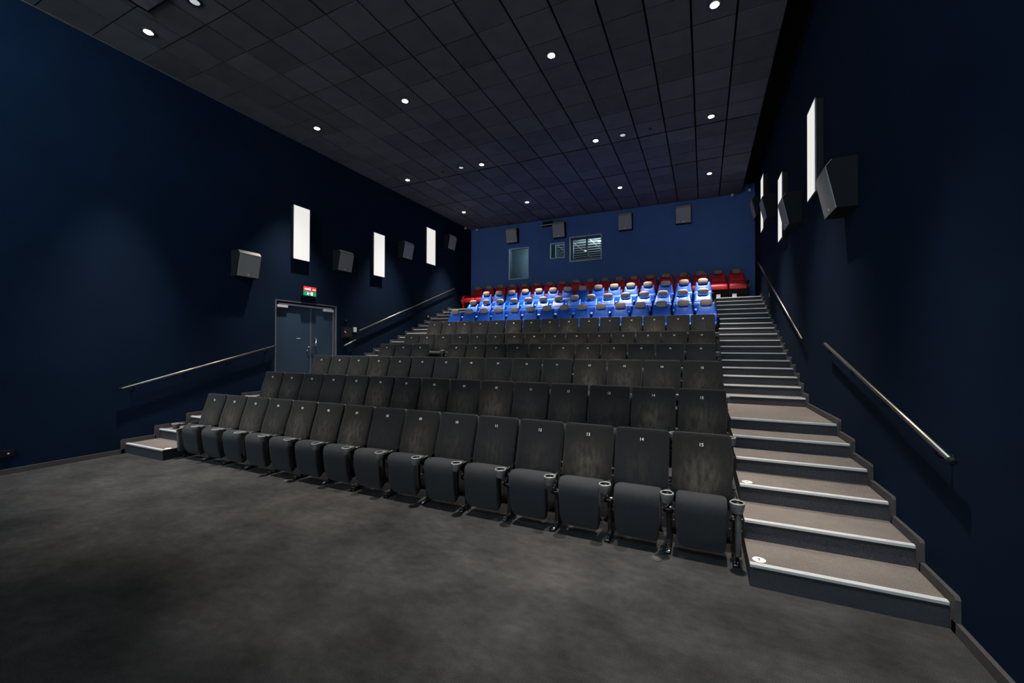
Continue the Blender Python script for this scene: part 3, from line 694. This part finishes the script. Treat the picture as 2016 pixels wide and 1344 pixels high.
# ---------------------------------------------------------------- blue and red seats
# back panel with raised shoulders and a dip for the headrest
def leather_back(name, mt):
    a = MB()
    n = 15; W0, W1 = .50, .385
    # front surface height field in (u across, v up): outline narrows upward, shoulders rise either side of a dip
    rows_ = 12
    def pt(u, v, back):
        wv = W0+(W1-W0)*v; x = u*wv/2
        sh = max(0, (abs(u)-.55)/.45); sh = sh**.6 if sh > 0 else 0
        ztop = .965+.065*sh
        z = .70+(ztop-.70)*v
        yb_ = -.10+.115*v
        bulge = .02*math.cos(u*math.pi/2)*math.sin(min(1, v)*math.pi) + .022*(abs(u)**6)*(.3+.7*v)
        edge = .028*(max(0, abs(u)-.8)/.2)**2 + (.03*(max(0, v-.85)/.15)**2)
        if back: return (x, yb_+.085-edge*.6, z)
        return (x, yb_-bulge+edge, z)
    vs = []; fs = []
    for back in (0, 1):
        for j in range(rows_+1):
            for i in range(n+1): vs.append(pt(-1+2*i/n, j/rows_, back))
    N1 = (n+1)*(rows_+1); I = lambda i, j, b_: b_*N1+j*(n+1)+i
    for j in range(rows_):
        for i in range(n): fs.append((I(i, j, 0), I(i+1, j, 0), I(i+1, j+1, 0), I(i, j+1, 0))); fs.append((I(i, j, 1), I(i, j+1, 1), I(i+1, j+1, 1), I(i+1, j, 1)))
    for i in range(n): fs.append((I(i, 0, 0), I(i, 0, 1), I(i+1, 0, 1), I(i+1, 0, 0))); fs.append((I(i, rows_, 0), I(i+1, rows_, 0), I(i+1, rows_, 1), I(i, rows_, 1)))
    for j in range(rows_): fs.append((I(0, j, 0), I(0, j+1, 0), I(0, j+1, 1), I(0, j, 1))); fs.append((I(n, j, 0), I(n, j, 1), I(n, j+1, 1), I(n, j+1, 0)))
    a.add(vs, fs, 0, True)
    return a.mesh(name, mt)
def lumbar(mt):
    a = MB(); a.slab(rounded([(-.085, .42), (-.10, .52), (-.095, .62), (-.068, .69)], [.50, .51, .51, .505], [.10, .115, .11, .09], .02), n=24, p=.3); return a.mesh('lumbar_panel', mt)
def blue_cushion(mt):
    a = MB(); a.slab(rounded([(-.56, .40), (-.50, .43), (-.35, .435), (-.12, .42)], [.44, .47, .48, .48], [.09, .12, .12, .11], .03), n=24, p=.35); return a.mesh('seat_cushion', mt)
def head_mesh():
    a = MB(); nu, nv = 20, 10; rings = []
    for j in range(nv+1):
        ph = -math.pi/2+math.pi*j/nv; c_, s1 = math.cos(ph), math.sin(ph); ring = []
        cc = max(c_, .03)**.75
        for k in range(nu):
            th = 2*math.pi*k/nu; ca, sa = math.cos(th), math.sin(th)
            ring.append((math.copysign(abs(ca)**.62, ca)*.145*cc, s1*.05, math.copysign(abs(sa)**.72, sa)*.088*cc))
        rings.append(ring)
    a.rings(rings, 0, True); return a.mesh('headrest', M_beige)
ME_head = head_mesh(); ME_head_shaded = head_mesh(); ME_head_shaded.materials.clear(); ME_head_shaded.materials.append(mat('shaded_beige_leather', (.16, .135, .11), .6))  # darker headrest copy, shade of the unlit back row in its colour
LB = {c_: (leather_back('backrest', m_), lumbar(m_), blue_cushion(m_)) for c_, m_ in (('blue', M_blue), ('red', M_red))}
bt = MB(); bt.lathe([(.001, -.003), (.006, -.002), (.009, .003)], (0, 0, 0), 10, axis='y'); ME_btn = {c_: bt.mesh('button', m_) for c_, m_ in (('blue', M_blue), ('red', M_red))}
ba = MB(); ba.slab([(-.50, .575, .05, .012), (-.49, .585, .06, .035), (-.30, .59, .06, .04), (-.06, .60, .055, .035), (-.04, .6, .04, .012)], n=12, p=.5)
ba.box(-.022, .022, -.40, -.10, .03, .57)
ME_barm = ba.mesh('armrest', M_black)
bl = MB(); bl.slab([(-.42, .004, .045, .006), (-.41, .015, .05, .026), (-.10, .016, .05, .026), (-.06, .014, .045, .02)], n=10, p=.5); bl.box(-.02, .02, -.30, -.20, .02, .32)
ME_bstand = bl.mesh('stand', M_post)
BLUE = {7:(11.667, 8.065), 8:(12.885, 7.99), 9:(13.991, 7.983)}
BN = {7:'lowest blue row', 8:'middle blue row', 9:'uppermost blue row'}
HZ = {7:3.074, 8:3.534, 9:3.984}
def ordinal(n): return ['first','second','third','fourth','fifth','sixth','seventh','eighth','ninth','tenth','eleventh','twelfth','thirteenth','fourteenth','fifteenth','sixteenth','seventeenth','eighteenth','nineteenth'][n-1]
def leather_seat(x, y, z, hz, colr, label, group, first, last, recline=0):
    e = empty('leather_cinema_seat', (x, y, z), label, 'seat', group)
    bk_, lm, cs = LB[colr]
    br_ = part('backrest', bk_, e, (0, .045, 0))
    if recline: br_.matrix_local = Matrix.Translation((0, .02, .70)) @ Matrix.Rotation(-recline, 4, 'X') @ Matrix.Translation((0, .03, -.70)); hy = .125
    else: hy = .03
    for sx in (-1, 1): part('button', ME_btn[colr], br_, (sx*.095, -.072, .835))
    part('lumbar_panel', lm, e, (0, .045, 0)); part('seat_cushion', cs, e, (0, 0, 0))
    part('headrest', ME_head, e, (0, hy, hz-z), None, 'beige padded headrest' if colr == 'blue' else 'grey-brown padded headrest with shade in its colour')
    for xx in ([.275, -.275] if first else [.275]):
        part('armrest', ME_barm, e, (xx, 0, 0)); part('stand', ME_bstand, e, (xx, 0, 0))
    return e
for r, (y, x15) in BLUE.items():
    for n in range(1, 16):
        x = x15-PITCH*(15-n)
        if n == 1: wh = 'at the left end of the %s' % BN[r]
        elif n == 15: wh = 'at the right end of the %s' % BN[r]
        elif n <= 8: wh = '%s from the left in the %s' % (ordinal(n), BN[r])
        else: wh = '%s from the right in the %s' % (ordinal(16-n), BN[r])
        leather_seat(x, y, ROWFLOOR[r], HZ[r], 'blue', 'blue seat with beige headrest, '+wh, 'blue leather seats in the %s' % BN[r], n == 1, n == 15, R(18) if r == 8 else 0)
# red recliners against the back wall
fr = MB(); fr.slab(rounded([(-.68, .36), (-.685, .42), (-.66, .475), (-.58, .50), (-.40, .50), (-.14, .48)], [.49, .50, .50, .50, .50, .50], [.05, .07, .09, .09, .10, .09], .02), n=24, p=.35)
ME_redcush = fr.mesh('seat_cushion', M_red)
fb = MB(); fb.box(-.25, .25, -.60, -.02, .0, .34); fb.box(-.262, .262, -.63, -.60, .17, .33); ME_redbase = fb.mesh('base', M_black)
ra = MB(); ra.slab(rounded([(-.66, .30), (-.665, .45), (-.64, .58), (-.55, .63), (-.15, .65)], [.10, .11, .11, .11, .10], [.06, .07, .07, .06, .05], .02), n=14, p=.4)
ra.box(-.05, .05, -.62, -.06, .05, .60)
ME_redarm = ra.mesh('armrest', M_red)
tg = MB(); tg.box(-.006, .006, -.694-.006, -.694, -.02, .05); ME_tag = tg.mesh('white_tag', M_whitebox)
st_ = MB(); st_.box(-.008, .008, -.004, 0, -.022, .022); ME_st = st_.mesh('seat_tag', M_white)
RY = 15.10
for n in range(1, 20):
    x = 8.985-.541*(19-n)
    if n == 1: wh = 'at the left end of the back row'
    elif n == 19: wh = 'at the right end of the back row'
    elif n <= 10: wh = '%s from the left in the back row' % ordinal(n)
    else: wh = '%s from the right in the back row' % ordinal(20-n)
    e = empty('recliner_seat', (x, RY, ROWFLOOR[10]), 'red leather seat with shade-coloured headrest, '+wh, 'seat', 'red leather seats along the back wall')
    bk_, lm, cs = LB['red']
    br_ = part('backrest', bk_, e, (0, .06, 0)); br_.scale = (1.0, 1, 1.0)
    part('seat_tag', ME_st, br_, (.165, -.075+.06, .985), (R(-15), 0, 0), 'small white seat tag')
    part('lumbar_panel', lm, e, (0, .06, 0)); part('seat_cushion', ME_redcush, e); part('base', ME_redbase, e)
    part('headrest', ME_head_shaded, e, (0, .045, 1.03), None, 'grey-brown padded headrest with shade in its colour')
    if n == 1: part('armrest', ME_redarm, e, (-.30, 0, 0)); part('side_tag', ME_tag, e, (-.36, 0, .42))
    if n == 19: part('armrest', ME_barm, e, (.285, -.12, 0)); part('side_tag', ME_tag, e, (.285, .05, .42))
for x, lb in ((8.407, 'square white box on the floor below the second red seat from the right'), (8.836, 'square white box on the floor below the rightmost red seat')):
    e = empty('white_box', (x, 13.72, ROWFLOOR[10]), lb, 'box', 'square white boxes at the top of the stairs')
    s_ = MB(); s_.box(-.055, .055, -.03, .03, 0, .105); s_.build('box_body', M_whitebox, e)
    s_ = MB(); s_.box(-.057, .057, -.032, .032, .098, .112); s_.build('box_lid', M_whitebox, e)

# ---------------------------------------------------------------- small things on the floor
arrow = [(-.002, -.022), (.004, -.022), (.004, .008), (.012, .004), (.001, .024), (-.012, .004), (-.002, .008)]
for x, y, z, lb in ((8.415, 3.80, .17, 'white round sticker on the lowest right-hand step'), (8.415, 4.80, .497, 'white round sticker on the third right-hand step'), (-.10, 3.80, .17, 'white round sticker on the lowest left-hand step')):
    e = empty('step_sticker', (x, y, z), lb, 'sticker', 'round stickers on the steps')
    s_ = MB(); s_.lathe([(.048, 0.0005), (.048, .003), (.046, .004)], n=24); s_.build('disc', M_card, e)
    s_ = MB(); s_.prism(arrow, .0041, .0049, 'z'); s_.build('arrow_mark', M_black, e)
for x, y, lb in ((7.63, 3.83, 'round floor cap before the seat stand left of seat fifteen'), (2.17, 3.86, 'round floor cap before the front row in front of seat four'), (2.72, 3.87, 'round floor cap before the front row in front of seat five'), (1.62, 3.87, 'round floor cap before the front row in front of seat three')):
    e = empty('floor_cap', (x, y, 0), lb, 'floor cap', 'round floor caps before the front row')
    s_ = MB(); s_.lathe([(.052, .0005), (.052, .004), (.045, .006)], n=22); s_.build('ring', M_skirt, e)
    s_ = MB(); s_.lathe([(.034, .006), (.032, .009)], n=18); s_.build('lid', M_shell, e)
